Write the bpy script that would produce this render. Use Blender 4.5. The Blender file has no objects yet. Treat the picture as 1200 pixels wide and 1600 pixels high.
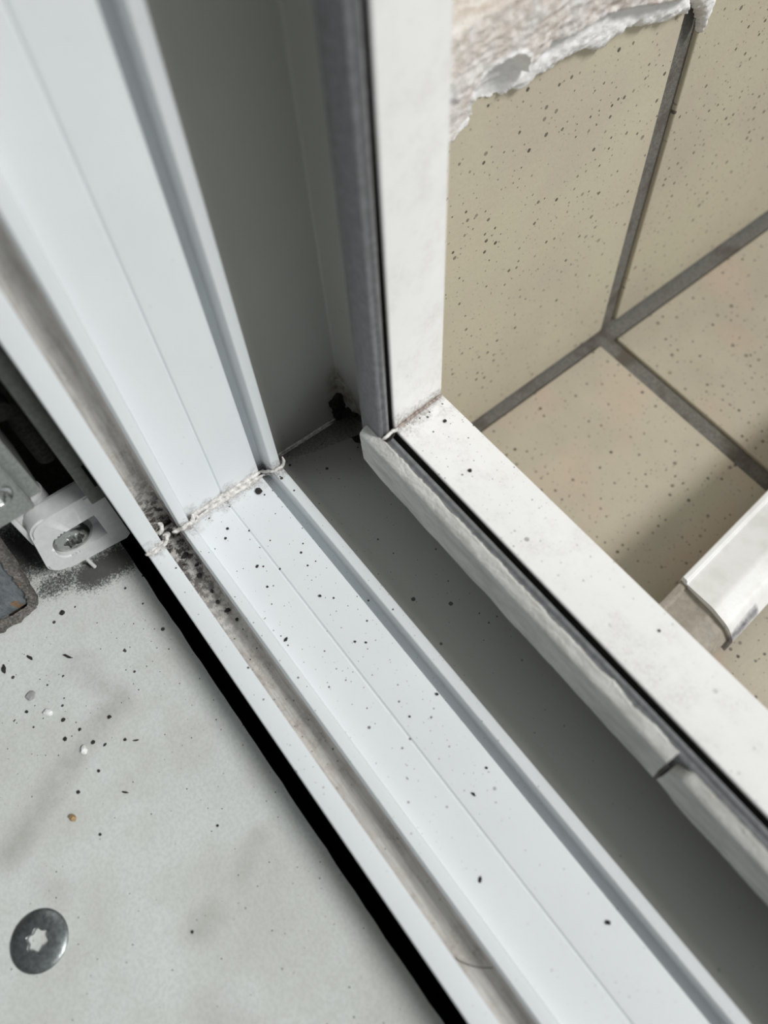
import bpy, bmesh, math, random
from mathutils import Vector, Matrix, noise
S = 0.0008            # one working unit is 0.8 mm
C = bpy.context.scene.collection
sc = bpy.context.scene
random.seed(7)

# ------------------------------------------------------------------ camera
cam_d = bpy.data.cameras.new('camera'); cam = bpy.data.objects.new('camera', cam_d); C.objects.link(cam)
Rr = (0.60596216, 0.6786905, -0.41495671); Ru = (0,)*3
right = Vector((0.60596216, 0.79426621, -0.0441708)); down = Vector((0.6786905, -0.54515505, -0.49212314)); fwd = Vector((-0.41495671, 0.26822969, -0.86940425))
m = Matrix((right, -down, -fwd)).transposed().to_4x4(); m.translation = Vector((130.034, 0, 200)) * S
cam.matrix_world = m
cam_d.sensor_fit = 'VERTICAL'; cam_d.sensor_height = 36; cam_d.sensor_width = 27; cam_d.lens = 1215.3 / 1600 * 36
cam_d.clip_start = 0.005; cam_d.clip_end = 50
cam_d.dof.use_dof = True; cam_d.dof.focus_distance = 232 * S; cam_d.dof.aperture_fstop = 12.0
sc.camera = cam
# ------------------------------------------------------------------ light
w = bpy.data.worlds.new('sky'); sc.world = w; w.use_nodes = True
nt = w.node_tree; nt.nodes.clear()
out = nt.nodes.new('ShaderNodeOutputWorld'); bg = nt.nodes.new('ShaderNodeBackground')
tc = nt.nodes.new('ShaderNodeTexCoord'); sep = nt.nodes.new('ShaderNodeSeparateXYZ'); mr = nt.nodes.new('ShaderNodeMapRange')
dt = nt.nodes.new('ShaderNodeVectorMath'); dt.operation = 'DOT_PRODUCT'; dt.inputs[1].default_value = (0.60, 0.55, 0.58)
nt.links.new(tc.outputs['Generated'], dt.inputs[0]); nt.links.new(dt.outputs['Value'], mr.inputs['Value'])
mr.inputs['From Min'].default_value = 0.1; mr.inputs['From Max'].default_value = 0.95
mr.inputs['To Min'].default_value = 0.07; mr.inputs['To Max'].default_value = 0.62
nt.links.new(mr.outputs['Result'], bg.inputs['Strength']); bg.inputs['Color'].default_value = (0.93, 0.985, 1.0, 1)
nt.links.new(bg.outputs[0], out.inputs[0])
sd = bpy.data.lights.new('daylight', 'SUN'); sun = bpy.data.objects.new('daylight', sd); C.objects.link(sun)
sd.energy = 2.6; sd.angle = math.radians(15); sd.color = (1.0, 0.99, 0.975)
sun.rotation_euler = Vector((0.87, 0.48, 1)).to_track_quat('Z', 'Y').to_euler()
sun.location = (0.3, 0.3, 0.5)
sc.view_settings.view_transform = 'Standard'; sc.view_settings.look = 'None'; sc.view_settings.gamma = 1
sc.view_settings.use_curve_mapping = False; sc.view_settings.exposure = 0.0

# ------------------------------------------------------------------ node helpers
class NT:
    def __init__(s, name):
        s.m = bpy.data.materials.new(name); s.m.use_nodes = True; s.t = s.m.node_tree
        s.b = s.t.nodes['Principled BSDF']
        g = s.t.nodes.new('ShaderNodeNewGeometry')
        v = s.t.nodes.new('ShaderNodeVectorMath'); v.operation = 'SCALE'; v.inputs['Scale'].default_value = 1 / S
        s.l(g.outputs['Position'], v.inputs[0]); s.P = v.outputs[0]; s.N = g.outputs['Normal']
        a = s.xyz(g.outputs['True Normal']); p = s.xyz(); flat = s.math('GREATER_THAN', s.math('ABSOLUTE', a[2]), 0.5)
        u = s.add(s.mul(p[0], flat), s.mul(s.add(p[2], 57.3), s.math('SUBTRACT', 1.0, flat)))
        cb = s.t.nodes.new('ShaderNodeCombineXYZ'); s.l(u, cb.inputs[0]); s.l(p[1], cb.inputs[1]); s.P2 = cb.outputs[0]
    def l(s, a, b): s.t.links.new(a, b)
    def put(s, inp, v):
        if isinstance(v, bpy.types.NodeSocket): s.l(v, inp)
        else:
            if isinstance(v, tuple) and len(v) == 3 and inp.type == 'RGBA': v = v + (1,)
            inp.default_value = v
    def math(s, op, a, b=0.0, c=0.0, clamp=False):
        n = s.t.nodes.new('ShaderNodeMath'); n.operation = op; n.use_clamp = clamp
        for i, v in enumerate((a, b, c)): s.put(n.inputs[i], v)
        return n.outputs[0]
    def mul(s, a, b): return s.math('MULTIPLY', a, b)
    def add(s, a, b): return s.math('ADD', a, b)
    def mx(s, a, b): return s.math('MAXIMUM', a, b)
    def xyz(s, p=None):
        n = s.t.nodes.new('ShaderNodeSeparateXYZ'); s.l(p or s.P, n.inputs[0]); return n.outputs
    def ramp(s, v, a, b, lo=0.0, hi=1.0, smooth=True):
        n = s.t.nodes.new('ShaderNodeMapRange'); n.interpolation_type = 'SMOOTHSTEP' if smooth else 'LINEAR'
        s.put(n.inputs['Value'], v); n.inputs['From Min'].default_value = a; n.inputs['From Max'].default_value = b
        n.inputs['To Min'].default_value = lo; n.inputs['To Max'].default_value = hi; return n.outputs[0]
    def stretch(s, sc_, p=None):
        n = s.t.nodes.new('ShaderNodeVectorMath'); n.operation = 'MULTIPLY'; s.l(p or s.P, n.inputs[0]); n.inputs[1].default_value = sc_; return n.outputs[0]
    def noise(s, scale, detail=3, rough=0.55, p=None, dist=0.0):
        n = s.t.nodes.new('ShaderNodeTexNoise'); s.l(p or s.P, n.inputs['Vector']); n.inputs['Scale'].default_value = scale
        n.inputs['Detail'].default_value = detail; n.inputs['Roughness'].default_value = rough; n.inputs['Distortion'].default_value = dist
        return n.outputs['Fac']
    def specks(s, cell, size, dens, p=None):
        # small spots: one per cell of `cell` units, present with probability dens, radius up to `size` units
        n = s.t.nodes.new('ShaderNodeTexVoronoi'); n.voronoi_dimensions = '2D'; s.l(p or s.P2, n.inputs['Vector']); n.inputs['Scale'].default_value = 1 / cell
        sp = s.t.nodes.new('ShaderNodeSeparateColor'); s.l(n.outputs['Color'], sp.inputs[0])
        has = s.math('LESS_THAN', sp.outputs[0], dens)
        r = s.mul(s.add(s.mul(s.math('POWER', sp.outputs[1], 1.6), 0.8), 0.2), size / cell)
        wob = s.mul(s.add(s.noise(3.0 / size, 1), -0.5), 0.5 * size / cell)
        return s.mul(has, s.math('LESS_THAN', s.add(n.outputs['Distance'], wob), r))
    def mix(s, f, a, b):
        n = s.t.nodes.new('ShaderNodeMix'); n.data_type = 'RGBA'
        s.put(n.inputs[0], f); s.put(n.inputs[6], a); s.put(n.inputs[7], b); return n.outputs[2]
    def seg(s, a, b, r, p=None):
        # soft mask around segment a-b (xy), 1 on it, 0 past r
        o = s.xyz(p); ax, ay = a; dx, dy = b[0] - ax, b[1] - ay; L2 = dx * dx + dy * dy
        px = s.add(o[0], -ax); py = s.add(o[1], -ay)
        t = s.math('DIVIDE', s.add(s.mul(px, dx), s.mul(py, dy)), L2, clamp=True)
        ex = s.math('SUBTRACT', px, s.mul(t, dx)); ey = s.math('SUBTRACT', py, s.mul(t, dy))
        d = s.math('SQRT', s.add(s.mul(ex, ex), s.mul(ey, ey)))
        return s.ramp(d, 0.0, r, 1.0, 0.0)
    def done(s, col, rough=0.5, metal=0.0, bump=None, bs=0.3, bd=1.0, spec=0.5):
        s.put(s.b.inputs['Base Color'], col); s.put(s.b.inputs['Roughness'], rough); s.b.inputs['Metallic'].default_value = metal
        s.b.inputs['Specular IOR Level'].default_value = spec
        if bump is not None:
            n = s.t.nodes.new('ShaderNodeBump'); n.inputs['Strength'].default_value = bs; n.inputs['Distance'].default_value = bd * S
            s.l(bump, n.inputs['Height']); s.l(n.outputs[0], s.b.inputs['Normal'])
        return s.m

def mitre_dirt(n, wid):
    o = n.xyz(); d = n.math('ABSOLUTE', n.math('SUBTRACT', o[0], o[2]))
    wv = n.ramp(n.noise(0.22, 4, 0.6), 0.35, 0.7, wid * 0.3, wid)
    return n.math('SUBTRACT', 1.0, n.math('DIVIDE', d, wv), clamp=True)

def pvc(name, base, dirt=(0.16, 0.125, 0.10), dens=0.35, rough=0.32, wid=8.0, grime=0.0, sp_size=0.32):
    n = NT(name)
    big = n.ramp(n.noise(0.035, 3), 0.3, 0.7)
    col = n.mix(n.mul(big, 0.35), base, tuple(c * 0.9 for c in base))
    md = mitre_dirt(n, wid)
    if name.startswith('dull'):
        cz = n.t.nodes.new('ShaderNodeCombineXYZ'); oo = n.xyz(); n.l(n.add(oo[2], n.add(oo[0], 5.0)), cz.inputs[0]); n.l(oo[1], cz.inputs[1])
        stn = n.mul(n.seg((-2, 74.5), (16, 75.5), 7, cz.outputs[0]), n.ramp(n.noise(0.3, 4, 0.7), 0.3, 0.65))
        col = n.mix(n.mul(stn, 0.75), col, (0.13, 0.085, 0.035))
    fine = n.noise(1.3, 5, 0.7)
    col = n.mix(n.mul(md, n.ramp(fine, 0.35, 0.65, 0.15, 1.0)), col, dirt)
    if grime:
        g = n.mul(n.ramp(n.noise(0.12, 5, 0.65), 0.4, 0.72), n.ramp(fine, 0.3, 0.7)); col = n.mix(n.mul(g, grime), col, tuple(c * 1.6 for c in dirt))
    o = n.xyz()
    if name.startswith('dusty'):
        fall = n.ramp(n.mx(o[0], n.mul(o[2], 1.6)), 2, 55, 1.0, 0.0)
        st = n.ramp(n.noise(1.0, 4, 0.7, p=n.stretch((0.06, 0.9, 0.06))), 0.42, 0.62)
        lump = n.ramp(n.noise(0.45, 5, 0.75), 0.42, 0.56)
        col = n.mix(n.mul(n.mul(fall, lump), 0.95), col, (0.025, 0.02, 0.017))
        col = n.mix(n.mul(st, 0.26), col, (0.10, 0.085, 0.075))
    near = n.ramp(n.add(n.math('ABSOLUTE', o[0]), n.math('ABSOLUTE', o[2])), 10, 150, 1.0, 0.30)
    up = n.ramp(n.xyz(n.N)[2], 0.3, 0.8)          # dust lies on what faces up
    k = n.add(n.mul(up, 0.85), 0.15)
    s1 = n.specks(3.4, sp_size, dens); s2 = n.specks(7.5, sp_size * 2.0, dens * 0.6); s3 = n.specks(1.7, sp_size * 0.45, dens * 0.7)
    spm = n.mul(n.mx(s3, n.mx(s1, s2)), n.ramp(n.mul(k, near), 0.05, 0.9, 0.1, 1.0))
    patch = n.math('GREATER_THAN', n.add(n.noise(0.25, 2), n.mul(n.mul(k, near), 0.40)), 0.60)
    col = n.mix(n.mul(spm, patch), col, (0.05, 0.042, 0.036))
    return n.done(col, n.add(n.mul(fine, 0.15), rough), bump=n.noise(0.8, 4), bs=0.06)

M = {}
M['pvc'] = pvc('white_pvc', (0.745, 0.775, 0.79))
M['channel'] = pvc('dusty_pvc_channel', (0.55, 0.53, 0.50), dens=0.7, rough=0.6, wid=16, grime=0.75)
M['recess'] = pvc('dull_pvc_recess_shade', (0.47, 0.465, 0.43), dens=0.30, rough=0.5, wid=3.5)  # white PVC darkened in base colour to deepen the recess shadow
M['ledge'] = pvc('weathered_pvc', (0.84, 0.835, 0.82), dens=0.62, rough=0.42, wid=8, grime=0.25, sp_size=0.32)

def simple(name, col, rough=0.5, metal=0.0, var=0.25, sc_=0.8, bs=0.15, spec=0.5):
    n = NT(name); f = n.noise(sc_, 5, 0.65)
    c = n.mix(n.ramp(f, 0.3, 0.7), tuple(x * (1 - var) for x in col), tuple(min(1, x * (1 + var)) for x in col))
    return n.done(c, rough, metal, bump=f, bs=bs, spec=spec)
M['rubber'] = simple('grey_rubber_gasket', (0.15, 0.152, 0.157), 0.42, 0, 0.22, 0.5, 0.08)
M['black'] = simple('black_gap', (0.006, 0.006, 0.006), 0.95, 0, 0.3, spec=0.1)
M['dark'] = simple('dark_cavity', (0.03, 0.028, 0.026), 0.9, 0, 0.4, spec=0.15)
M['steel'] = simple('galvanised_steel', (0.36, 0.375, 0.36), 0.42, 0.75, 0.18, 1.2, 0.15)
M['strip_steel'] = simple('dull_steel_strip', (0.17, 0.18, 0.165), 0.5, 0.55, 0.2, 0.9, 0.1)
M['chrome'] = simple('bright_screw_steel', (0.48, 0.49, 0.48), 0.2, 1.0, 0.1, 1.0, 0.08)
M['screw_dull'] = simple('grey_screw_steel', (0.22, 0.24, 0.24), 0.36, 0.8, 0.25, 0.9, 0.12)
M['mud'] = simple('brown_mud_filler', (0.33, 0.27, 0.235), 0.85, 0, 0.5, 1.2, 0.6)
M['nylon'] = simple('white_nylon', (0.60, 0.61, 0.61), 0.38, 0, 0.06, 0.4, 0.05)
M['flash'] = simple('grimy_weld_flash', (0.60, 0.58, 0.55), 0.55, 0, 0.35, 0.8, 0.15)
M['gunk'] = simple('black_gunk', (0.018, 0.014, 0.011), 0.8, 0, 0.6, 2.0, 0.8)
M['beige'] = simple('dull_beige_plastic', (0.27, 0.24, 0.195), 0.6, 0, 0.15, 0.35, 0.2)
M['crumb'] = simple('dark_crumb', (0.025, 0.022, 0.02), 0.9, 0, 0.5, 3)
M['crumb_white'] = simple('white_paint_chip', (0.78, 0.79, 0.78), 0.6, 0, 0.1, 3)
M['crumb_brown'] = simple('brown_chip', (0.36, 0.24, 0.12), 0.7, 0, 0.4, 2)
M['crumb_grey'] = simple('grey_chip', (0.33, 0.33, 0.33), 0.7, 0, 0.2, 2)

def mk_foamstrip():
    n = NT('cut_white_sealant'); f = n.noise(0.5, 5, 0.7); g = n.noise(0.35, 4, 0.7, p=n.stretch((0.25, 1.0, 1.0)))
    c = n.mix(n.ramp(g, 0.35, 0.7), (0.78, 0.775, 0.74), (0.58, 0.57, 0.53))
    c = n.mix(n.mul(n.ramp(n.noise(1.6, 4, 0.7), 0.55, 0.8), 0.5), c, (0.34, 0.31, 0.27))
    # brown broken end faces
    nx = n.math('ABSOLUTE', n.xyz(n.N)[0]); c = n.mix(n.mul(n.ramp(nx, 0.6, 0.9), 0.7), c, (0.28, 0.22, 0.18))
    return n.done(c, 0.65, bump=n.add(n.add(f, n.mul(g, 1.0)), n.mul(n.noise(1.8, 5, 0.8), 0.5)), bs=0.7, bd=0.9)
M['sealant'] = mk_foamstrip()

def mk_panel():
    n = NT('pale_grey_board')
    fib = n.noise(1.1, 6, 0.75); blot = n.ramp(n.noise(0.045, 4, 0.5), 0.35, 0.7)
    c = n.mix(n.mul(blot, 0.8), (0.66, 0.685, 0.665), (0.56, 0.575, 0.53))
    c = n.mix(n.mul(n.ramp(fib, 0.42, 0.60), 0.30), c, (0.42, 0.43, 0.40))
    wob = n.noise(0.12, 3)
    st = n.mul(n.seg((31.3, -32.9), (39.8, -52.6), 7), 0.85)
    st = n.mx(st, n.mul(n.seg((39.8, -52.6), (49, -70), 8), 0.7))
    st = n.mx(st, n.mul(n.seg((14, -33), (31, -29), 7), 0.6))
    st = n.mx(st, n.mul(n.seg((93, -37), (93, -40), 7), 0.55)); st = n.mx(st, n.mul(n.seg((84, -18), (90, -26), 5), 0.35))
    st = n.mx(st, n.mul(n.seg((110, -46), (125, -40), 10), 0.35)); st = n.mx(st, n.mul(n.seg((60, -66), (66, -64), 6), 0.35))
    st = n.mul(st, n.ramp(wob, 0.2, 0.65, 0.35, 1.0))
    c = n.mix(n.mul(st, 0.62), c, (0.27, 0.25, 0.225))
    # black dust under the bracket, plus shade painted along the left corner
    dust_shade = n.mx(n.seg((-9, -8), (-10, -18), 11), n.mul(n.seg((-11, -14), (-14, -30), 9), 0.7))
    dust_shade = n.mx(dust_shade, n.mul(n.seg((-22, -2), (-40, -60), 22), 0.9))  # painted shade on the board behind the bracket
    dust_shade = n.math('SUBTRACT', n.mul(dust_shade, 3.0), n.mul(n.ramp(n.noise(1.7, 6, 0.85), 0.3, 0.7), 2.1), clamp=True)
    c = n.mix(n.mul(dust_shade, 0.88), c, (0.02, 0.018, 0.016))
    near = n.ramp(n.math('ABSOLUTE', n.xyz()[0]), 10, 75, 0.50, 0.14)
    gate = n.math('LESS_THAN', n.noise(0.2, 2, 0.5), n.add(near, 0.02))
    s1 = n.specks(4.2, 0.5, 0.4); s2 = n.specks(9, 0.6, 0.35); s3 = n.specks(2.6, 0.2, 0.25)
    sp = n.mx(n.mul(n.mx(s1, s2), gate), s3)
    c = n.mix(sp, c, (0.07, 0.063, 0.06))
    return n.done(c, 0.75, bump=n.add(fib, n.mul(n.noise(0.06, 2), 4)), bs=0.25, bd=0.5, spec=0.25)
M['panel'] = mk_panel()

def mk_tile(name, c0, c1, pink):
    n = NT(name)
    c = n.mix(n.ramp(n.noise(0.022, 3), 0.3, 0.7), c0, c1)
    c = n.mix(n.mul(n.ramp(n.noise(0.03, 2, 0.5), 0.45, 0.7), pink), c, (0.52, 0.40, 0.31))
    c = n.mix(n.mul(n.ramp(n.noise(1.2, 4, 0.7), 0.45, 0.7), 0.12), c, (0.22, 0.19, 0.14))
    sp = n.mx(n.specks(4.2, 0.68, 0.5), n.mx(n.mul(n.specks(2.3, 0.34, 0.4), 0.7), n.mul(n.specks(7.7, 0.85, 0.3), 0.9)))
    c = n.mix(n.mul(sp, n.ramp(n.noise(0.15, 2), 0.35, 0.6, 0.55, 1.0)), c, (0.085, 0.07, 0.058))
    return n.done(c, 0.5, bump=n.noise(0.6, 4), bs=0.12)
M['tile_wall'] = mk_tile('speckled_beige_wall_tile', (0.53, 0.49, 0.365), (0.485, 0.44, 0.345), 0.15)
M['tile_floor'] = mk_tile('speckled_beige_floor_tile', (0.47, 0.43, 0.335), (0.41, 0.365, 0.29), 0.55)
def mk_grout():
    n = NT('grey_grout'); f = n.noise(0.9, 5, 0.75)
    c = n.mix(n.ramp(f, 0.3, 0.7), (0.12, 0.115, 0.10), (0.21, 0.20, 0.18)); c = n.mix(n.ramp(n.noise(0.08, 3), 0.5, 0.7), c, (0.115, 0.10, 0.082))
    return n.done(c, 0.9, bump=f, bs=0.6, spec=0.2)
M['grout'] = mk_grout()

def mk_foam():
    n = NT('dirty_expanding_foam')
    a = n.t.nodes.new('ShaderNodeAttribute'); a.attribute_name = 'fresh'; a.attribute_type = 'GEOMETRY'
    f = n.noise(0.35, 6, 0.72, p=n.stretch((1, 0.55, 1.25))); g = n.noise(1.5, 5, 0.75)
    c = n.mix(n.ramp(f, 0.35, 0.65), (0.60, 0.52, 0.46), (0.84, 0.80, 0.76))
    c = n.mix(n.mul(n.ramp(n.noise(0.09, 3), 0.42, 0.62), 0.75), c, (0.82, 0.81, 0.79))
    c = n.mix(n.mul(n.ramp(n.noise(0.16, 3, 0.6), 0.55, 0.72), 0.55), c, (0.55, 0.52, 0.56))
    c = n.mix(n.mul(n.ramp(g, 0.54, 0.68), 0.6), c, (0.24, 0.17, 0.13))
    wh = n.mix(n.ramp(f, 0.3, 0.6), (0.84, 0.83, 0.82), (0.95, 0.95, 0.95))
    c = n.mix(a.outputs['Fac'], c, wh)
    return n.done(c, 0.8, bump=n.add(n.mul(g, 0.5), n.mul(f, 1.5)), bs=0.55, bd=1.0, spec=0.2)
M['foam'] = mk_foam()

def mk_cover():
    n = NT('scuffed_white_plastic'); o = n.xyz()
    c = n.mix(n.ramp(n.noise(0.12, 3), 0.4, 0.7), (0.74, 0.735, 0.72), (0.66, 0.65, 0.62))
    sc_ = n.mul(n.seg((121.5, 139), (119.5, 154), 3.4), 1.0)
    sc_ = n.math('SUBTRACT', n.mul(sc_, 1.5), n.mul(n.noise(0.35, 5, 0.8), 1.35), clamp=True)
    c = n.mix(n.mul(sc_, 1.0), c, (0.10, 0.09, 0.11))
    return n.done(c, 0.4, bump=n.noise(0.5, 3), bs=0.08)
M['cover'] = mk_cover()

def mk_chunk(name, rim):
    n = NT(name); f = n.noise(0.5, 5, 0.7, p=n.stretch((1, 1.4, 0.35))); g = n.noise(1.4, 5, 0.75)
    if rim:
        c = n.mix(n.ramp(g, 0.3, 0.7), (0.05, 0.045, 0.04), (0.36, 0.33, 0.30)); c = n.mix(n.mul(n.ramp(n.noise(0.25, 3), 0.6, 0.72), 0.7), c, (0.36, 0.20, 0.10))
    else:
        c = n.mix(n.ramp(f, 0.3, 0.7), (0.13, 0.15, 0.165), (0.26, 0.29, 0.31)); c = n.mix(n.mul(n.ramp(n.noise(0.2, 3), 0.60, 0.66), 0.8), c, (0.34, 0.19, 0.08))
        c = n.mix(n.mul(n.ramp(g, 0.6, 0.72), 0.6), c, (0.04, 0.04, 0.045))
    return n.done(c, 0.6, 0.1, bump=n.add(g, f), bs=0.9, bd=1.2)
M['chunk'] = mk_chunk('weathered_blue_grey_plate', False); M['rim'] = mk_chunk('frayed_brown_edge', True)

# ------------------------------------------------------------------ mesh helpers
def finish(name, bm, mats, parent=None, smooth=35):
    """link the bmesh (in working units, world position) as ONE object whose origin is its own base"""
    bmesh.ops.recalc_face_normals(bm, faces=bm.faces)
    xs = [v.co.x for v in bm.verts]; ys = [v.co.y for v in bm.verts]; zs = [v.co.z for v in bm.verts]
    o0 = Vector(((min(xs) + max(xs)) / 2, (min(ys) + max(ys)) / 2, min(zs)))
    if parent is not None: par = parent['base']; 
    for v in bm.verts: v.co = (v.co - o0) * S
    if smooth:
        a = math.radians(smooth)
        for f in bm.faces: f.smooth = True
        for e in bm.edges:
            e.smooth = not (len(e.link_faces) == 2 and e.calc_face_angle(0) > a)
    me = bpy.data.meshes.new(name); bm.to_mesh(me); bm.free()
    for mm in (mats if isinstance(mats, (list, tuple)) else [mats]): me.materials.append(mm)
    o = bpy.data.objects.new(name, me); C.objects.link(o)
    o['base'] = list(o0); o.location = o0 * S
    if parent is not None:
        o.parent = parent; o.location = (o0 - Vector(par)) * S
    return o
def empty(name, loc):
    o = bpy.data.objects.new(name, None); C.objects.link(o); o['base'] = list(loc); o.location = Vector(loc) * S; o.empty_display_size = 0.01
    return o
def tag(o, label, cat, group=None, kind=None):
    o['label'] = label; o['category'] = cat
    if group: o['group'] = group
    if kind: o['kind'] = kind
    return o

def rounded(poly, seg=4):
    """poly: (a, b, radius, mat) -> list of (a, b, mat) with the corners rounded; mat is that of the edge leaving the point"""
    n = len(poly); outp = []
    for i in range(n):
        p = Vector(poly[i][:2]); r = poly[i][2]; mt = poly[i][3]
        if r <= 0: outp.append((p.x, p.y, mt)); continue
        a = Vector(poly[i - 1][:2]) - p; b = Vector(poly[(i + 1) % n][:2]) - p
        la, lb = a.length, b.length; a.normalize(); b.normalize()
        ang = a.angle(b); t = min(r / math.tan(ang / 2), la * 0.48, lb * 0.48); r2 = t * math.tan(ang / 2)
        c = p + (a + b).normalized() * (r2 / math.sin(ang / 2))
        s0 = p + a * t - c; s1 = p + b * t - c
        th = s0.angle_signed(s1)  # clockwise positive
        for k in range(seg + 1):
            q = s0.copy(); q.rotate(Matrix.Rotation(-th * k / seg, 2)); q += c
            outp.append((q.x, q.y, mt))
    return outp

def extrude_strips(name, prof, f0, f1, mats, parent, n=1, closed=True):
    """prof (a,b,mat); f0/f1 map (a,b)-> world point at both ends"""
    bm = bmesh.new(); rows = []
    for k in range(n + 1):
        t = k / n; rows.append([bm.verts.new(Vector(f0(a, b)).lerp(Vector(f1(a, b)), t)) for a, b, _ in prof])
    N = len(prof)
    for k in range(n):
        for i in range(N if closed else N - 1):
            j = (i + 1) % N
            try: f = bm.faces.new((rows[k][i], rows[k][j], rows[k + 1][j], rows[k + 1][i])); f.material_index = prof[i][2]
            except ValueError: pass
    if closed:
        for r_ in (rows[0], rows[-1]):
            ff = bm.faces.new(r_)
        bmesh.ops.triangulate(bm, faces=[f for f in bm.faces if len(f.verts) > 4])
    return finish(name, bm, mats, parent)

def box_bm(bm, lo, hi, bev=0.0, seg=2, mat=0):
    vs = [bm.verts.new((x, y, z)) for x in (lo[0], hi[0]) for y in (lo[1], hi[1]) for z in (lo[2], hi[2])]
    fs = [bm.faces.new([vs[i] for i in q]) for q in ((0, 1, 3, 2), (4, 6, 7, 5), (0, 4, 5, 1), (2, 3, 7, 6), (0, 2, 6, 4), (1, 5, 7, 3))]
    for f in fs: f.material_index = mat
    if bev:
        es = list({e for f in fs for e in f.edges}); bmesh.ops.bevel(bm, geom=es, offset=bev, segments=seg, affect='EDGES', profile=0.5)
    return vs

def tube_bm(bm, pts, rad, n=8, rough=0.0, seed=0):
    pts = [Vector(p) for p in pts]; rings = []
    up = Vector((0.3, 0.2, 1)).normalized()
    for i, p in enumerate(pts):
        d = (pts[min(i + 1, len(pts) - 1)] - pts[max(i - 1, 0)]).normalized()
        u = d.cross(up); u = u.normalized() if u.length > 1e-4 else d.orthogonal().normalized()
        v = d.cross(u); up = -v if False else up
        r = rad(i / (len(pts) - 1)) if callable(rad) else rad
        ring = []
        for k in range(n):
            a = 2 * math.pi * k / n; q = p + (u * math.cos(a) + v * math.sin(a)) * r
            if rough: q += (q - p) * rough * noise.noise(q * 1.3 + Vector((seed, 0, 0)))
            ring.append(bm.verts.new(q))
        rings.append(ring)
    for a, b in zip(rings, rings[1:]):
        for k in range(n): bm.faces.new((a[k], a[(k + 1) % n], b[(k + 1) % n], b[k]))
    bm.faces.new(rings[0]); bm.faces.new(rings[-1])

def smooth_path(pts, n=6):
    P = [Vector(p) for p in pts]; P = [P[0] * 2 - P[1]] + P + [P[-1] * 2 - P[-2]]; o = []
    for i in range(1, len(P) - 2):
        for k in range(n):
            t = k / n; a, b, c, d = P[i - 1:i + 3]
            o.append(0.5 * ((2 * b) + (c - a) * t + (2 * a - 5 * b + 4 * c - d) * t * t + (3 * b - a - 3 * c + d) * t ** 3))
    o.append(P[-2]); return o

# ------------------------------------------------------------------ the window frame: one profile, mitred at the corner plane x = z
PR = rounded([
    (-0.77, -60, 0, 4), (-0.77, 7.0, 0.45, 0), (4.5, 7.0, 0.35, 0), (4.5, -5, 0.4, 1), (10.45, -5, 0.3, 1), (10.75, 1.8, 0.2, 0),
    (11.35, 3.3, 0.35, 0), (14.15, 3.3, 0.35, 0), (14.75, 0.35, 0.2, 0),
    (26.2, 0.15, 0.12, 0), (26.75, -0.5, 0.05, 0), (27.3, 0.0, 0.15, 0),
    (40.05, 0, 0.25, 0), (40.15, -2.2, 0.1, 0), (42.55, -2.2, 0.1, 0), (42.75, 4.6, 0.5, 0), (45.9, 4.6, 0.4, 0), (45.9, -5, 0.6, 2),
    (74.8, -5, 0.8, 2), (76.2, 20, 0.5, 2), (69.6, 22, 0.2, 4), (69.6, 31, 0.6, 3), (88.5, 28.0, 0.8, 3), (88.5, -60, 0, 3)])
LX, HZ = 330, 300
FM = [M['pvc'], M['channel'], M['recess'], M['ledge'], M['dark']]  # dark slot: PVC side faces of slit and gap coloured as shade
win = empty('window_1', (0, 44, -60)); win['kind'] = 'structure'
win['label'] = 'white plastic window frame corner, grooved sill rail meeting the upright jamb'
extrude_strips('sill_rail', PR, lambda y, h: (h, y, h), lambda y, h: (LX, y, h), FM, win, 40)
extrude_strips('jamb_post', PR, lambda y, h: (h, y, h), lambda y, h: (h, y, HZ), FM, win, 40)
GR = rounded([(64.0, 24, 0.3, 0), (64.0, 31.9, 0.5, 0), (64.9, 32.1, 0.2, 0), (65.5, 31.7, 0.2, 0), (66.3, 32.3, 0.3, 0), (67.3, 32.0, 0.35, 0), (67.35, 26.5, 0.2, 0), (69.55, 26.0, 0.1, 0), (69.55, 23.6, 0.1, 0), (67, 23.2, 0.2, 0)], 3)
def wav(y, h, t, ph): return (y + 0.22 * noise.noise(Vector((t * 0.05, ph, 0))), h + 0.2 * noise.noise(Vector((t * 0.05, ph, 9))))
extrude_strips('sill_gasket', GR, lambda y, h: (h + .4, y, h), lambda y, h: (LX, y, h), M['rubber'], win, 30)
extrude_strips('jamb_gasket', GR, lambda y, h: (h, y, h + .6), lambda y, h: (h, y, HZ), M['rubber'], win, 30)

# weld beads and curled flash along the mitre
def bead(name, pts, r, seed, mat='flash', sub=7, n=12, rough=0.22, jit=0.15):
    bm = bmesh.new(); P = smooth_path(pts, sub)
    P = [p + Vector((noise.noise(p * .6 + Vector((seed, 0, 0))), noise.noise(p * .6 + Vector((0, seed, 0))), noise.noise(p * .6 + Vector((0, 0, seed))))) * jit for p in P]
    tube_bm(bm, P, r, n, rough, seed); return finish(name, bm, M[mat], win, 60)
def yl(y0, y1, dx, dz, b=0.0, n=9): return [(b + dx, y0 + (y1 - y0) * k / n, b + dz) for k in range(n + 1)]
tp = lambda r: (lambda t: r * min(1, 0.35 + 5 * t, 0.35 + 5 * (1 - t)))
bead('weld_bead', yl(14.6, 41, 1.15, 0.35), tp(0.85), 1, rough=.12, n=12, jit=.07)
bead('weld_bead', yl(14.4, 41.5, 0.30, 1.25), tp(0.75), 2, rough=.12, n=12, jit=.07)
bead('weld_bead', yl(46.2, 73, -3.9, -4.6), tp(0.8), 3, rough=.25)
bead('weld_bead', yl(46.2, 72, -4.75, -3.8), tp(0.45), 4)
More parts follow.
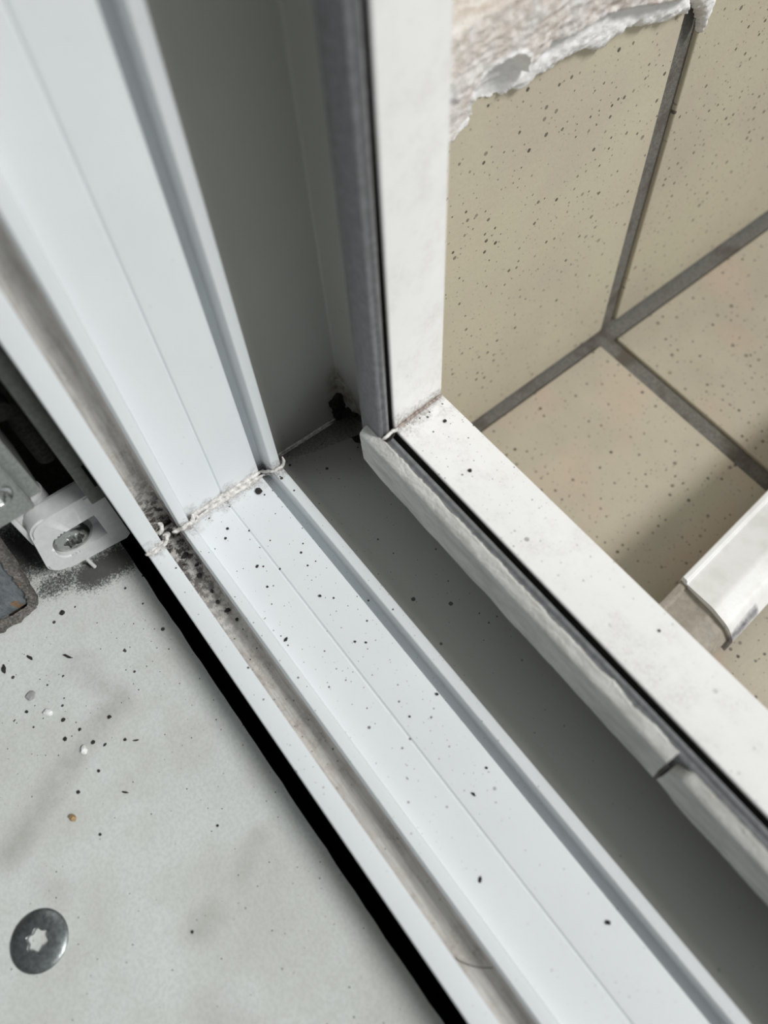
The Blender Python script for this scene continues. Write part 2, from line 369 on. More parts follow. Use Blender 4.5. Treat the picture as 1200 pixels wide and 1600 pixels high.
bead('weld_bead', yl(4.6, 10.6, -4.0, -4.0, n=4), 0.8, 5)
# over the outermost flange
bead('weld_flash', [(6.0, -1.1, 6.0), (7.2, -0.6, 6.9), (7.7, 1.2, 7.0), (7.5, 3.0, 7.3), (7.9, 4.6, 7.6), (7.4, 5.9, 8.6), (6.6, 6.3, 9.4), (6.3, 5.6, 9.8)], tp(0.55), 6)
bead('weld_flash', [(6.6, -1.0, 6.2), (6.9, 0.8, 7.2), (6.9, 2.6, 7.5), (7.1, 4.4, 7.9), (6.2, 5.4, 7.0)], tp(0.45), 7)
bead('weld_flash', [(6.3, 5.2, 7.5), (5.2, 6.4, 6.8), (4.0, 6.8, 5.2), (3.0, 6.3, 4.0), (3.3, 5.2, 2.4)], tp(0.95), 8)
bead('weld_flash', [(5.6, 5.0, 9.6), (5.4, 6.2, 11.0), (4.6, 6.9, 12.0), (4.4, 6.4, 13.4)], tp(0.55), 9)
# over the second flange
bead('weld_flash', [(3.0, 8.6, 3.4), (2.6, 9.6, 2.2), (3.0, 10.8, 2.6), (3.9, 11.8, 3.6), (3.9, 13.2, 3.9), (3.9, 14.6, 4.0), (3.4, 15.8, 4.6), (2.6, 16.2, 5.2)], tp(0.7), 10)
bead('weld_flash', [(4.0, 14.0, 3.4), (3.8, 15.4, 2.6), (3.2, 16.8, 2.2), (2.2, 16.6, 3.0), (2.4, 15.6, 4.0)], tp(0.6), 11)
bead('weld_flash', [(1.2, 9.8, 1.4), (0.2, 10.0, -1.0), (-1.2, 9.6, -2.6), (-2.8, 9.2, -3.2)], tp(1.1), 12)
# over the middle rib
bead('weld_flash', [(0.8, 40.4, 1.8), (2.0, 41.2, 2.6), (3.2, 42.0, 3.6), (4.9, 43.2, 4.6), (5.1, 44.6, 4.9), (5.2, 46.0, 5.2), (4.8, 47.0, 6.2), (4.0, 47.3, 7.4)], tp(0.5), 13)
bead('weld_flash', [(1.4, 40.8, 0.8), (0.6, 41.2, -0.4), (1.6, 42.2, 0.0), (3.2, 42.6, 1.4)], tp(0.6), 14)
bead('weld_flash', [(4.4, 46.4, 4.0), (3.0, 47.2, 2.6), (1.0, 47.4, 0.6), (-1.6, 46.9, -2.2), (-3.6, 47.0, -3.8)], tp(0.55), 15)
# corner of the outer ledge: a bead of dirty filler
bead('weld_bead', [(31.0 - 0.15 * (k * 2.1) + 0.15, 70.2 + 2.2 * k, 31.05 - 0.15 * (k * 2.1) + 0.15) for k in range(9)], tp(0.45), 16, 'mud')
bead('weld_flash', [(32.6, 64.2, 32.8), (33.0, 65.4, 33.3), (32.7, 66.8, 33.4), (32.2, 68.0, 32.6), (31.9, 69.4, 31.6), (31.4, 70.4, 31.6)], tp(0.5), 17)
bead('weld_flash', [(33.4, 64.6, 32.4), (33.6, 66.0, 32.4), (33.2, 67.4, 32.2), (32.2, 68.6, 31.4)], tp(0.35), 18, 'gunk')
# black gunk in the back corner of the recess
bm = bmesh.new()
for i in range(80):
    t = random.random(); y = random.uniform(71.5, 76)
    if i % 3 == 0: c = (-4.6, y, random.uniform(-4, 6))
    elif i % 3 == 1: c = (random.uniform(-4, 10), y, -4.6)
    else: a_ = random.uniform(-4, 5); c = (a_, random.uniform(74.5, 76.2), a_ + random.uniform(-3, 3))
    bmesh.ops.create_icosphere(bm, subdivisions=2, radius=random.uniform(.7, 1.9), matrix=Matrix.Translation(c))
for v in bm.verts: v.co += noise.noise_vector(v.co * 0.9) * 0.9
finish('corner_grime', bm, M['gunk'], win, 0)

# ------------------------------------------------------------------ broken white sealant strips beside the gasket on the sill
def jag_strip(name, x0, x1, hb, ht0, seed, slant, label, drop=0.0):
    bm = bmesh.new(); n = int((x1 - x0) / 0.55); rows = []
    for k in range(n + 1):
        x = x0 + (x1 - x0) * k / n
        e1 = noise.noise(Vector((x * .16, seed, 0))) * .8 + noise.noise(Vector((x * .9, seed, 3))) * .35
        e2 = noise.noise(Vector((x * .12, seed, 7))) * 1.0 + noise.noise(Vector((x * .7, seed, 5))) * .25
        e3 = noise.noise(Vector((x * .3, seed, 11))) * .5
        if k < 12: e2 += (12 - k) * 0.16
        dt_ = max(0.0, 1 - (x - x0) / 3.5) * drop
        ht = ht0 - dt_
        pr = [(63.9 + e1 * .25, hb + 1), (61.55, hb + e2 * .8), (61.25, hb + 1.5 + e2 * .5), (61.3, (hb + ht) / 2 + e3), (61.35, ht - 1.3 + e3 * .7), (61.6, ht - .6 + e3 * .6), (62.6, ht - .1), (64.2 + e1 * .8, ht + .55), (64.8 + e1 * .9, ht + .0)]
        rows.append([bm.verts.new((x + slant * (h - hb) / (ht - hb) * (1 if k in (0, n) else 0) + (.5 * noise.noise(Vector((h, y, seed))) if k in (0, n) else 0), y, h)) for y, h in pr])
    for a, b in zip(rows, rows[1:]):
        for i in range(len(a)): bm.faces.new((a[i], a[(i + 1) % len(a)], b[(i + 1) % len(a)], b[i]))
    bm.faces.new(rows[0]); bm.faces.new(rows[-1]); bmesh.ops.triangulate(bm, faces=[f for f in bm.faces if len(f.verts) > 4])
    return tag(finish(name, bm, M['sealant'], None, 50), label, 'sealant strip')
jag_strip('sealant_strip', 27.5, 134.6, 18.5, 32.4, 1.0, -1.0, 'long ragged white sealant strip beside grey gasket, running from the frame corner to the break')
jag_strip('sealant_strip', 134.9, 326, 17.5, 31.4, 5.0, 1.0, 'shorter-looking white sealant strip beyond the break, leaving the picture at its right edge', 3.0)

# ------------------------------------------------------------------ board at the lower left with its screw
PZ = -12.0
pan = empty('window_board', (150, -110, PZ - 3))
tag(pan, 'pale grey stained board beside the white sill, strewn with specks', 'board')
bm = bmesh.new(); nx, ny = 90, 60; g = []
for i in range(nx + 1):
    r_ = []
    for j in range(ny + 1):
        x = -44 + 374 * i / nx; y = -5.35 - 215 * (j / ny)
        if j == 0: y += 0.35 * noise.noise(Vector((x * .15, 0, 0))) + 0.12 * noise.noise(Vector((x * .9, 0, 5)))
        z = PZ + 0.22 * noise.noise(Vector((x * .035, y * .035, 0)))
        if j == 0: z -= .35
        r_.append(bm.verts.new((x, y, z)))
    g.append(r_)
for i in range(nx):
    for j in range(ny): bm.faces.new((g[i][j], g[i + 1][j], g[i + 1][j + 1], g[i][j + 1]))
res = bmesh.ops.extrude_face_region(bm, geom=bm.faces[:])
for v in res['geom']:
    if isinstance(v, bmesh.types.BMVert): v.co.z = PZ - 3
finish('board_sheet', bm, M['panel'], pan)
bm = bmesh.new(); box_bm(bm, (-44, -222, -60), (LX, -6.4, PZ - 3.05)); o = finish('void_filler_1', bm, M['black']); o['kind'] = 'structure'  # black filler block added under the board to keep the gap dark
bm = bmesh.new(); box_bm(bm, (-44, -6.3, -60), (LX, -0.85, -46)); o = finish('void_filler_2', bm, M['black']); o['kind'] = 'structure'  # black floor added in the gap, its colour stands for shade
bm = bmesh.new(); box_bm(bm, (-60, -222, -60), (-44.1, -0.85, HZ)); o = finish('void_backing', bm, M['dark']); o['kind'] = 'structure'  # dark sheet added behind the hardware, colour stands for the void's shade

def torx_screw(parent, centre, axis, R, dome, sock_r, mat, rot=0.0, depth=1.6, rim=0.35, washer=0.0):
    """round head with a six-lobed socket; axis = outward normal"""
    bm = bmesh.new(); N = 72
    q = Vector(axis).normalized().to_track_quat('Z', 'Y')
    def lobe(a, k=1.0): return sock_r * k * (1 + 0.13 * math.cos(6 * a)) 
    rings = []
    prof = [(R, -rim - .2), (R * 1.0, 0), (R * .985, dome * .12), (R * .95, dome * .3), (R * .88, dome * .55), (R * .74, dome * .82), (R * .6, dome * .95)]
    if washer: prof = [(R * washer, -.5), (R * washer, 0), (R * washer * .97, .25), (R * 1.02, .3)] + [(a, b + .3) for a, b in prof[1:]]
    for r, z in prof: rings.append([(r * math.cos(2 * math.pi * k / N), r * math.sin(2 * math.pi * k / N), z) for k in range(N)])
    top = prof[-1][1] + .05 * dome
    for kk, z in ((1.06, top), (1.0, top - .12), (.97, top - depth * .5), (.9, top - depth)):
        rings.append([(lobe(2 * math.pi * k / N + rot, kk) * math.cos(2 * math.pi * k / N), lobe(2 * math.pi * k / N + rot, kk) * math.sin(2 * math.pi * k / N), z) for k in range(N)])
    rings.append([(0.25 * sock_r * math.cos(2 * math.pi * k / N), .25 * sock_r * math.sin(2 * math.pi * k / N), top - depth * 1.15) for k in range(N)])
    vr = [[bm.verts.new(Vector(centre) + q @ Vector(p)) for p in r] for r in rings]
    for a, b in zip(vr, vr[1:]):
        for k in range(N): bm.faces.new((a[k], a[(k + 1) % N], b[(k + 1) % N], b[k]))
    bm.faces.new(vr[-1]); bm.faces.new(vr[0])
    return finish('screw', bm, mat, parent, 30)
s_ = torx_screw(pan, (71.6, -72.6, PZ + 0.3), (0.0, 0.0, 1), 7.05, 0.9, 2.55, M['screw_dull'], 0.3, 3.4)
s_['label'] = 'grey steel screw head with a star socket'

# ------------------------------------------------------------------ hardware on the room side of the jamb
# white slotted bracket, facing +x
br = empty('mounting_bracket', (-12, -14, -6))
tag(br, 'white plastic slotted bracket holding a shiny screw, low beside the frame corner', 'bracket')
def plate_with_hole(name, outer, hole, x0, x1, mat, parent, bev=0.6):
    bm = bmesh.new()
    def ring(pts, x): return [bm.verts.new((x, y, z)) for y, z in pts]
    N = len(outer); a0, a1 = ring(outer, x0), ring(outer, x1); h0, h1 = ring(hole, x0), ring(hole, x1)
    for k in range(N):
        j = (k + 1) % N
        bm.faces.new((a0[k], a0[j], a1[j], a1[k])); bm.faces.new((h0[k], h0[j], h1[j], h1[k]))
        bm.faces.new((a1[k], a1[j], h1[j], h1[k])); bm.faces.new((a0[k], a0[j], h0[j], h0[k]))
    if bev:
        es = [e for e in bm.edges if all(abs(v.co.x - x1) < 1e-6 for v in e.verts) and (all(v in a1 for v in e.verts) or all(v in h1 for v in e.verts))]
        bmesh.ops.bevel(bm, geom=es, offset=bev, segments=3, affect='EDGES')
    return finish(name, bm, mat, parent, 40)
def resample(corners, n_per):
    # corners: (y, z, r); returns rounded outline with n points, evenly spread
    pts = [(a, b) for a, b, _ in rounded([(y, z, r, 0) for y, z, r in corners], 8)]
    L = [0.0]
    for i in range(len(pts)): L.append(L[-1] + math.dist(pts[i], pts[(i + 1) % len(pts)]))
    o = []
    for k in range(n_per):
        t = L[-1] * k / n_per; i = max(j for j in range(len(pts)) if L[j] <= t); u = (t - L[i]) / max(1e-9, L[i + 1] - L[i])
        p, q = pts[i], pts[(i + 1) % len(pts)]; o.append((p[0] + (q[0] - p[0]) * u, p[1] + (q[1] - p[1]) * u))
    return o
outer = resample([(-1.2, -6.0, .6), (-1.2, 21.6, .6), (-22.6, 22.2, 5.0), (-26.4, -2.6, 5.0)], 96)
hole = resample([(-5.4, 1.6, .7), (-5.4, 12.4, .7), (-20.6, 12.6, 5.0), (-21.2, 1.0, 4.5)], 96)
def align(h, o):   # start both outlines at the same angle
    cy, cz = sum(p[0] for p in o) / len(o), sum(p[1] for p in o) / len(o)
    ang = lambda p: math.atan2(p[1] - 6.5, p[0] + 13)
    a0 = ang(o[0]); k = min(range(len(h)), key=lambda i: abs((ang(h[i]) - a0 + math.pi) % (2 * math.pi) - math.pi)); return h[k:] + h[:k]
plate_with_hole('bracket_plate', outer, align(hole, outer), -15.5, -10, M['nylon'], br, 0.7)
bm = bmesh.new(); box_bm(bm, (-17.5, -25.0, -4), (-15.4, -1.3, 20.5), .3); finish('bracket_back', bm, M['nylon'], br)
bm = bmesh.new(); box_bm(bm, (-10.3, -6.6, -4.2), (-9.4, -1.25, 21.2), .35); finish('bracket_pad', bm, M['nylon'], br)
s_ = torx_screw(br, (-12.6, -14.9, 6.6), (1, 0, 0), 6.3, 2.2, 2.7, M['chrome'], 0.2, 2.2); s_['label'] = 'shiny chrome screw with a star socket'
bm = bmesh.new(); tube_bm(bm, [(-11.2, -15.6, -11.6), (-11.8, -15.9, -8), (-12.5, -16, -4)], 0.6, 10); finish('bracket_peg', bm, M['nylon'], br)
# steel strip along the jamb
ms = empty('metal_strip', (-8, -3, 22))
tag(ms, 'narrow dull grey metal strip running up beside the outermost white jamb flange', 'metal strip')
bm = bmesh.new(); box_bm(bm, (-9.5, -4.9, 22.0), (-6.0, -0.95, HZ - 10), .25); 
for v in bm.verts:
    if v.co.z < 30 and v.co.y < -3: v.co.y -= 0.25
finish('strip_plate', bm, M['strip_steel'], ms)
bm = bmesh.new(); box_bm(bm, (-6.1, -1.9, 28), (-5.9, -1.0, 38), .05); o = finish('strip_slot', bm, M['black'], ms)
# steel lock case
lc = empty('lock_case', (-8, -20, 40))
tag(lc, 'grey steel lock case with a screw, at the left edge above the white bracket', 'lock case')
bm = bmesh.new(); vs = box_bm(bm, (-24, -60, 40.3), (0, -12.6, 130)); bm.normal_update()
es = [e for e in bm.edges if all(v.co.y > -13 for v in e.verts)]
bmesh.ops.bevel(bm, geom=[e for e in es if abs(e.verts[0].co.x - e.verts[1].co.x) < .1 and abs(e.verts[0].co.z - e.verts[1].co.z) > 1], offset=3.2, segments=6, affect='EDGES')
bmesh.ops.bevel(bm, geom=[e for e in bm.edges if all(abs(v.co.x) < .01 or v.co.z < 40.4 for v in e.verts) and e.calc_face_angle(0) > .8], offset=.4, segments=2, affect='EDGES')
finish('case_body', bm, M['steel'], lc, 30)
s_ = torx_screw(lc, (0.1, -21.5, 50.6), (1, 0, 0), 4.3, .7, 2.4, M['chrome'], 0, 1.5); s_['label'] = 'small bright screw with a star socket'
bm = bmesh.new(); tube_bm(bm, [(-21, -17.5, 8), (-21, -17.5, 45)], 3.2, 24); tube_bm(bm, [(-21, -17.5, 17), (-21, -17.5, 22)], 4.0, 24); finish('guide_pin', bm, M['nylon'], lc, 40)
bm = bmesh.new(); box_bm(bm, (-13.4, -24.6, 12), (-12.4, -23.2, 40.2), .2); finish('guide_rod', bm, M['nylon'], lc)
bm = bmesh.new(); tube_bm(bm, [(-22, -7.5, 30), (-22, -7.5, 96)], 3.0, 20); tube_bm(bm, [(-19, -10, 58), (-15, -10, 58)], 3.0, 20); finish('lock_bolt', bm, M['dark'], lc)
# weathered chunk at the left edge
ch = empty('broken_plate', (-8, -45, -12))
tag(ch, 'rusty blue-grey broken plate with frayed brown edges, standing on the board at the left edge', 'plate')
bo = [(-29.6, 24.5), (-29.9, 16.6), (-31.6, 2.9), (-32.9, -4.2), (-33.6, -8.0), (-35.4, -10.6), (-37.4, -11.6), (-43.5, -11.9), (-49, -12), (-70, -12), (-70, 70), (-29.0, 70)]
bi = [(-32.6, 24), (-33.2, 16), (-34.0, 7), (-34.8, 0), (-35.4, -3.6), (-36.4, -5.6), (-38, -6.3), (-42.5, -5.9), (-47, -5.4), (-66, -5), (-66, 68), (-32, 68)]
def dense(pl, n):
    o = []
    for i in range(len(pl)):
        a, b = Vector(pl[i]), Vector(pl[(i + 1) % len(pl)])
        for k in range(n): o.append(tuple(a.lerp(b, k / n)))
    return o
D1, D2 = dense(bo, 9), dense(bi, 9); bm = bmesh.new()
def jit(p, s, k): v = Vector((p[0] * .5, p[1] * .5, k)); return (p[0] + s * noise.noise(v * 1.4) + s * .5 * noise.noise(v * 5), p[1] + (s * noise.noise(v * 1.3 + Vector((7, 7, 7))) if p[1] > -11.0 else 0))
R0 = [bm.verts.new((-16, *p)) for p in D1]; R1 = [bm.verts.new((-11 + .8 * noise.noise(Vector((p[0], p[1], 0)) * .6), *jit(p, 1.2, 1))) for p in D1]
R2 = [bm.verts.new((-8 + .9 * noise.noise(Vector((p[0], p[1], 4)) * .5), *jit(((a * .7 + p[0] * .3), (b * .7 + p[1] * .3)), 1.0, 2))) for p, (a, b) in zip(D2, D1)]
R3 = [bm.verts.new((-8.6 + .5 * noise.noise(Vector((p[0], p[1], 4)) * .5), *jit(p, .8, 3))) for p in D2]
for a, b in ((R0, R1), (R1, R2), (R2, R3)):
    for k in range(len(a)): bm.faces.new((a[k], a[(k + 1) % len(a)], b[(k + 1) % len(a)], b[k]))
f = bm.faces.new(R0); bmesh.ops.triangulate(bm, faces=[f])
finish('frayed_edge', bm, M['rim'], ch, 50)
bm = bmesh.new(); R4 = [bm.verts.new((-9.6, p[0] , p[1])) for p in dense([(-31.9, 25), (-32.6, 12), (-34.4, -2), (-36, -6.4), (-47, -6.2), (-67, -6), (-67, 69), (-31.5, 69)], 4)]
R5 = [bm.verts.new((-12, v.co.y, v.co.z)) for v in R4]
for k in range(len(R4)): bm.faces.new((R4[k], R4[(k + 1) % len(R4)], R5[(k + 1) % len(R4)], R5[k]))
bm.faces.new(R4); bm.faces.new(R5); bmesh.ops.triangulate(bm, faces=[f for f in bm.faces if len(f.verts) > 4])
finish('plate_face', bm, M['chunk'], ch)

# ------------------------------------------------------------------ tiled reveal and balcony floor outside
BM = Matrix(((0.99919, 0.00925, 0.03909), (-0.00613, 0.99685, -0.07911), (-0.0397, 0.07881, 0.9961))); BC = Vector((-10.0, 219.96, -69.38))
def B(x, y, z): return BC + BM @ Vector((x, y, z))
def slab(bm, lo, hi, mat=0, bev=0.7):
    n0 = len(bm.verts); b2 = bmesh.new(); box_bm(b2, lo, hi, bev, 3, mat)
    b2.verts.index_update(); mp = {}
    for v in b2.verts: mp[v.index] = bm.verts.new(B(*v.co))
    for f in b2.faces:
        nf = bm.faces.new([mp[v.index] for v in f.verts]); nf.material_index = f.material_index
    b2.free()
bm = bmesh.new()
slab(bm, (-9, -128, 4.4), (0, -6.0, 330)); slab(bm, (-9, 2.6, 4.4), (0, 330, 330))
slab(bm, (-20, -128, -8), (-1.7, 340, 330), 1, 0)
o = finish('wall_back', bm, [M['tile_wall'], M['grout']]); o['kind'] = 'structure'; o['label'] = 'beige speckled tiled wall outside the frame'
bm = bmesh.new()
slab(bm, (3.7, -128, -9), (400, -9.0, 0)); slab(bm, (5.7, -1.0, -9), (400, 330, 0))
slab(bm, (-8, -128, -20), (400, 340, -1.6), 1, 0)
o = finish('floor', bm, [M['tile_floor'], M['grout']]); o['kind'] = 'structure'; o['label'] = 'beige speckled floor tiles with dark grout'

# expanding foam on the tiled wall
fo = empty('expanding_foam', B(2, -50, 150))
tag(fo, 'dirty white expanding foam with a burst bubble smeared across the tiled wall at the top', 'foam')
bound = [(-97, 150.5), (-93.6, 152.5), (-91.1, 153.9), (-87.8, 155.8), (-86.4, 157.7), (-83.8, 159.3), (-80.9, 158.7), (-75.0, 157.0), (-72.9, 157.2), (-69.0, 155.6), (-66.5, 156.5), (-65.6, 157.4), (-59.6, 156.2), (-55.8, 156.9), (-50.3, 156.4), (-45, 154.4), (-40.3, 152.0), (-40.0, 154.1), (-30.7, 154.8), (-28, 152), (-25.1, 151.5), (-17.1, 149.1), (-12.3, 149.1), (-6.9, 146.2), (-8.5, 151.3), (-10.8, 157.3), (-12, 200), (-125, 200), (-125, 150)]
crest = [(-125, 155), (-96, 158), (-93.8, 160.0), (-90.3, 162.0), (-86.8, 163.4), (-76.0, 163.1), (-72.6, 163.4), (-70.2, 165.0), (-65.3, 167.3), (-59.1, 166.5), (-48.6, 166.4), (-34.7, 162.7), (-19.2, 156.8), (-13.0, 155.9), (-9, 156)]
def inside(p, pl):
    c = False
    for i in range(len(pl)):
        a, b = pl[i - 1], pl[i]
        if (a[1] > p[1]) != (b[1] > p[1]) and p[0] < (b[0] - a[0]) * (p[1] - a[1]) / (b[1] - a[1]) + a[0]: c = not c
    return c
def dist(p, pl, closed=True):
    d = 1e9
    for i in range(0 if closed else 1, len(pl)):
        a, b = Vector(pl[i - 1]), Vector(pl[i]); ab = b - a; t = max(0, min(1, (Vector(p) - a).dot(ab) / ab.length_squared)); d = min(d, (a + ab * t - Vector(p)).length)
    return d
def crest_z(y):
    for a, b in zip(crest, crest[1:]):
        if a[0] <= y <= b[0]: return a[1] + (b[1] - a[1]) * (y - a[0]) / (b[0] - a[0])
    return crest[-1][1]
def sst(a, b, x): t = max(0, min(1, (x - a) / (b - a))); return t * t * (3 - 2 * t)
def foam_grid(name, bound, y0, y1, z0, z1, st, fn, parent):
    bm = bmesh.new(); lay = bm.verts.layers.float.new('fresh'); G = {}
    ny, nz = int((y1 - y0) / st), int((z1 - z0) / st)
    for i in range(ny + 1):
        for j in range(nz + 1):
            y, z = y0 + i * st, z0 + j * st
            yy = y + .7 * noise.noise(Vector((y * .5, z * .5, 1))); zz = z + .9 * noise.noise(Vector((y * .45, z * .45, 8))) + .5 * noise.noise(Vector((y * 1.8, z * .8, 8)))
            if not inside((yy, zz), bound): continue
            d = dist((yy, zz), bound); h, fr = fn(y, z, d)
            v = bm.verts.new(B(h, y, z)); v[lay] = fr; G[i, j] = v
    for (i, j) in list(G):
        q = [(i, j), (i + 1, j), (i + 1, j + 1), (i, j + 1)]
        if all(k in G for k in q): bm.faces.new([G[k] for k in q])
    bmesh.ops.delete(bm, geom=[v for v in bm.verts if not v.link_faces], context='VERTS')
    be = [e for e in bm.edges if len(e.link_faces) == 1]
    r = bmesh.ops.extrude_edge_only(bm, edges=be)
    inv = BM.inverted()
    for v in r['geom']:
        if isinstance(v, bmesh.types.BMVert): q = inv @ (v.co - BC); v.co = B(0.02, q.y, q.z)
    return finish(name, bm, M['foam'], parent, 0 if False else 70)
def f_main(y, z, d):
    cz = crest_z(y); up = sst(-.6, 1.2, z - cz)
    lip = 3.4 * (1 - math.exp(-d / 1.1)) + .35
    h = lip + up * (3.2 + 2.2 * sst(0, 18, z - cz))
    h += .7 * noise.noise(Vector((y * .13, z * .2, 3))) + .45 * noise.noise(Vector((y * .5, z * .6, 3))) + .22 * noise.noise(Vector((y * 1.6, z * 1.6, 3)))
    h -= .8 * abs(noise.noise(Vector((y * .10 + z * .25, z * .3 - y * .12, 6)))) * up
    if abs(z - cz) < 1.0: h -= .9 * (1 - abs(z - cz))
    fr = 1 - sst(-.8, .8, z - cz - .6 * noise.noise(Vector((y * .4, 0, 2))))
    # the burst bubble
    cy_, cz_ = -81.5, 164.6; dy, dz = (y - cy_) / 9.0, (z - cz_) / 8.6; rr = math.sqrt(dy * dy + dz * dz)
    if rr < 1.0:
        bowl = max(.4, h - 4.6 * math.sqrt(max(0, 1 - rr ** 3))); h = bowl + .35 * noise.noise(Vector((y * .8, z * .8, 5))); fr = max(fr, .75)
    elif rr < 1.14 and z > cz_ - 3: h += .5 * (1 - (rr - 1) / .14); fr = max(fr, .7)
    return max(.2, h), fr
foam_grid('foam_smear', bound, -112, -6, 144, 186, .4, f_main, fo)
b2 = [(-8.9, 158), (-7.6, 150.2), (-4.8, 147.4), (-2.2, 144), (-.6, 140.0), (.9, 136.4), (2.3, 139), (3.0, 143.6), (3.6, 147), (3.8, 158), (3.8, 175), (-9, 175)]
o = foam_grid('foam_flake', b2, -10, 5, 134, 172, .35, lambda y, z, d: (.3 + 3.2 * (1 - math.exp(-d / .9)) + .5 * noise.noise(Vector((y, z, 2)) * .7), sst(-3.2, .8, y - (150 - z) * .12)), fo)

# ------------------------------------------------------------------ white edge trim lying outside the frame
TZ = -48.0
tr = empty('edge_trim', (108, 150, -70))
tag(tr, 'scuffed white rounded plastic edge trim lying on the floor tiles beyond the frame', 'trim strip')
ax0 = Vector((96.5, 140.6, 0)); axd = Vector((-4.7, 51, 0)).normalized(); side = Vector((axd.y, -axd.x, 0))
W_ = 24.0
def tp_(s, u, z): return ax0 + axd * s + side * u + Vector((0, 0, z))
prof = [(0.0, TZ - 13, .3, 0), (0.0, TZ + 1.3, .6, 0), (2.1, TZ + 1.3, .7, 0), (2.6, TZ - .7, .3, 0), (4.0, TZ - .4, .8, 0), (14, TZ + .6, 6, 0), (21.6, TZ - 1.6, 6, 0), (W_ + 1.6, TZ - 8, 3.0, 0), (W_ + 1.8, -67.6, .4, 0), (W_ + .9, -67.6, .2, 0), (W_ + .4, TZ - 8.4, 2.6, 0), (20.8, TZ - 2.9, 5, 0), (14, TZ - .9, 5, 0), (2.0, TZ - 1.7, .2, 0), (1.2, TZ - 1.7, .2, 0), (1.2, TZ - 13, .2, 0)]
PF = rounded(prof, 6)
extrude_strips('trim_cover', PF, lambda u, z: tp_(-3.2 * (u / W_) + 2.0 * (max(0, TZ - z) / 16), u, z), lambda u, z: tp_(150, u, z), M['cover'], tr, 20)
base = rounded([(.2, -70.4, .3, 0), (.2, TZ - 2.0, .6, 0), (2.9, TZ - 2.0, .5, 0), (3.2, TZ - 2.9, .4, 0), (14, TZ - 2.7, 6, 0), (20.4, TZ - 4.4, 5, 0), (W_ - .2, TZ - 9, 3, 0), (W_ - .2, -70.4, .4, 0)], 6)
o = extrude_strips('trim_base', base, lambda u, z: tp_(-34, u, z), lambda u, z: tp_(148, u, z), M['beige'], tr, 20)
o['label'] = 'dull beige core of the trim'

# ------------------------------------------------------------------ crumbs, chips, a hair
def crumb(name, p, r, mat, label, cat, group, sx=1, sy=1, sz=.6, rot=0, flat=False):
    bm = bmesh.new(); bmesh.ops.create_icosphere(bm, subdivisions=2, radius=1)
    off = Vector((p[0], p[1], 0)) * 3.1
    for v in bm.verts:
        v.co *= 1 + .55 * noise.noise(v.co * 1.5 + off); v.co = Vector((v.co.x * sx, v.co.y * sy, v.co.z * sz)) * r
    bmesh.ops.rotate(bm, verts=bm.verts, cent=(0, 0, 0), matrix=Matrix.Rotation(rot, 3, 'Z'))
    lo = min(v.co.z for v in bm.verts)
    for v in bm.verts: v.co += Vector((p[0], p[1], p[2] - lo * .8))
    return tag(finish(name, bm, mat, None, 25), label, cat, group)
PB = [((-3.6, -30.3), .75, 1, 1), ((9.7, -35.1), .7, 2, .5), ((43.4, -30.7), .35, 2.4, .6), ((41.4, -33.0), .4, 1, 1), ((53.7, -39.5), .4, 2.2, .6), ((46.0, -49.4), .45, 1, 1),
      ((31.0, -46.1), .5, 1.2, 1), ((36.6, -40.3), .5, 1.1, 1), ((31.1, -41.7), .4, 1, 1.2), ((33.1, -33.6), .5, 1.2, .9), ((1.8, -51.4), .8, 1.7, .7), ((3.3, -43.9), .7, 1.6, .6), ((17.3, -51.4), .4, 1, 1),
      ((92.8, -41.8), .35, 1, 1), ((75.8, -24.3), .35, 1, 1), ((59.0, -49.6), .35, 1, 1), ((44.4, -42.6), .4, 1, 1), ((25.9, -44.1), .5, 1.4, 1), ((39.2, -38), .4, 1.3, .7)]
PL = ['just below the white bracket, left of its peg', 'below and left of the bracket, largest in the open', 'long and thin, to the right of the brown smear', 'just left of the long thin one right of the smear',
      'long and thin, far right of the brown chip', 'up and right of the brown chip', 'left above the lower white paint chip', 'right above the lower white paint chip', 'level with the upper white paint chip, to its right', 'at the top end of the brown smear',
      'at the left picture edge, below the broken plate', 'flat and long, below the broken plate', 'left of the upper white paint chip', 'lowest of all, far right of the big screw', 'highest along the right, near the black gap',
      'lower right of the brown chip', 'right below the lower white paint chip', 'between the two white paint chips', 'right beside the lower white paint chip']
for (p, r, a, b), where in zip(PB, PL):
    crumb('crumb', (p[0], p[1], PZ), r, M['crumb'], 'dark crumb on the board, ' + where, 'crumb', 'dark crumbs on the grey board', a, b, .6, random.uniform(0, 3))
crumb('paint_chip', (36.9, -43.2, PZ), 1.15, M['crumb_white'], 'small white paint chip on the board, lowest of the white ones, in the brown smear', 'paint chip', 'white paint chips on the board', 1, .9, .5)
crumb('paint_chip', (21.3, -46.6, PZ), 1.1, M['crumb_white'], 'small white paint chip with a notch, on the board below the broken plate', 'paint chip', 'white paint chips on the board', 1.2, .8, .5, .7)
crumb('grey_chip', (13.8, -48.6, PZ), 1.5, M['crumb_grey'], 'flat grey chip on the board, just above the notched white paint chip', 'chip', None, 1, .9, .2)
crumb('wood_chip', (51.0, -53.4, PZ), 1.15, M['crumb_brown'], 'small brown chip on the pale board above the big grey screw', 'chip', None, 1, .7, .4, .4)
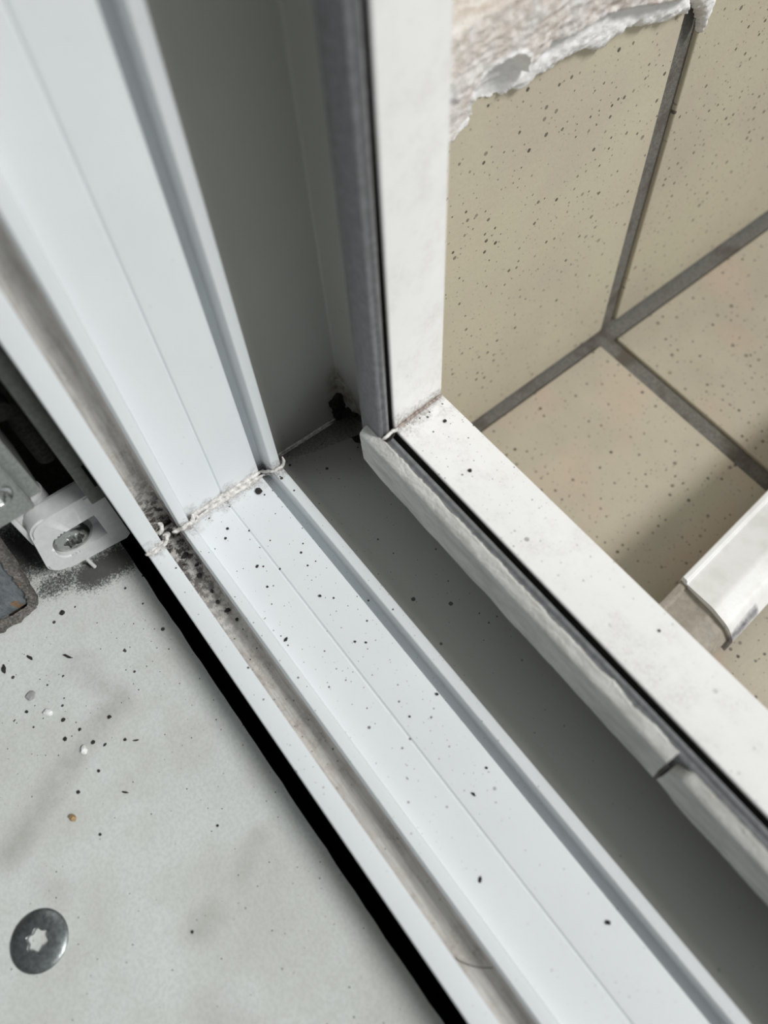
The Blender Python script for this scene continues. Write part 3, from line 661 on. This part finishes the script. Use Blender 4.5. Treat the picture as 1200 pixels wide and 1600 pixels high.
SL = [((5.3, 36.4), 1.15, 1, .9), ((10.3, 22.2), .45, 1, 1), ((12.7, 20.0), .4, 1, 1), ((44.9, 31.3), .4, 1, 1), ((26.2, 22.4), .4, 1.4, .8), ((49.7, 16.6), .5, 1.4, .8), ((61.8, 31.1), .32, 1, 1), ((63.8, 33.3), .3, 1, 1),
      ((111.3, 30.7), .45, 1.2, .7), ((108.5, 37.3), .32, 1, 1), ((33.4, 21.2), .35, 1, 1), ((126.6, 19.6), .5, 1.5, .7), ((150.7, 36.6), .5, 1.2, .9), ((86.6, 39.4), .4, 1, 1), ((86.8, 30.2), .3, 1, 1)]
ORD = ['first','second','third','fourth','fifth','sixth','seventh','eighth','ninth','tenth']
for i, (p, r, a, b) in enumerate(SL):
    near_ = p[1] < 26.7; rank = sorted(q[0][0] for q in SL[1:] if (q[0][1] < 26.7) == near_)
    if i == 0: crumb('crumb', (p[0], p[1], 0), r, M['crumb'], 'largest dark crumb on the white sill, beside the weld near the middle rib', 'crumb', 'dark crumbs on the white sill', a, b, .5)
    else: crumb('crumb', (p[0], p[1], .18 if p[1] < 26 else 0), r, M['crumb'], 'dark crumb on the sill flat, ' + ORD[rank.index(p[0])] + ' from the corner, ' + ('room' if near_ else 'outer') + ' side of fine line', 'crumb', 'dark crumbs on the white sill', a, b, .6, random.uniform(0, 3))
for p, r, wh in (((53.0, 77.2), .55, 'larger of the two near the corner'), ((36.4, 82.6), .5, 'closest to the corner joint'), ((112.8, 83.0), .35, 'farthest from the corner')):
    crumb('crumb', (p[0], p[1], 31 - (p[1] - 69.6) * .159), r, M['crumb'], 'dark crumb on the outer white ledge, ' + wh, 'crumb', 'dark crumbs on the outer ledge', 1, 1, .6)
for gi, (p, r) in enumerate((((7, 8.0), .8), ((9.5, 6.4), .45), ((12, 9.2), .6), ((15.5, 8.0), .7), ((22, 8.4), .55), ((26, 7.9), .7), ((30, 8.8), .8), ((34, 9.4), .6))):
    crumb('crumb', (p[0], p[1], -5), r, M['crumb'], 'dark crumb in the dirty sill groove, ' + ORD[gi] + ' from the corner', 'crumb', 'dark crumbs in the sill groove', random.uniform(.8, 1.7), random.uniform(.6, 1), .6, random.uniform(0, 3))
bm = bmesh.new(); tube_bm(bm, smooth_path([(135.3, 5.0, -4.9), (137.2, 5.9, -4.6), (139.5, 7.6, -4.0), (141.0, 9.4, -3.2), (141.8, 10.4, -2.4)], 8), .09, 6)
tag(finish('hair', bm, M['crumb']), 'single dark curved hair lying in the sill groove near the bottom edge', 'hair')
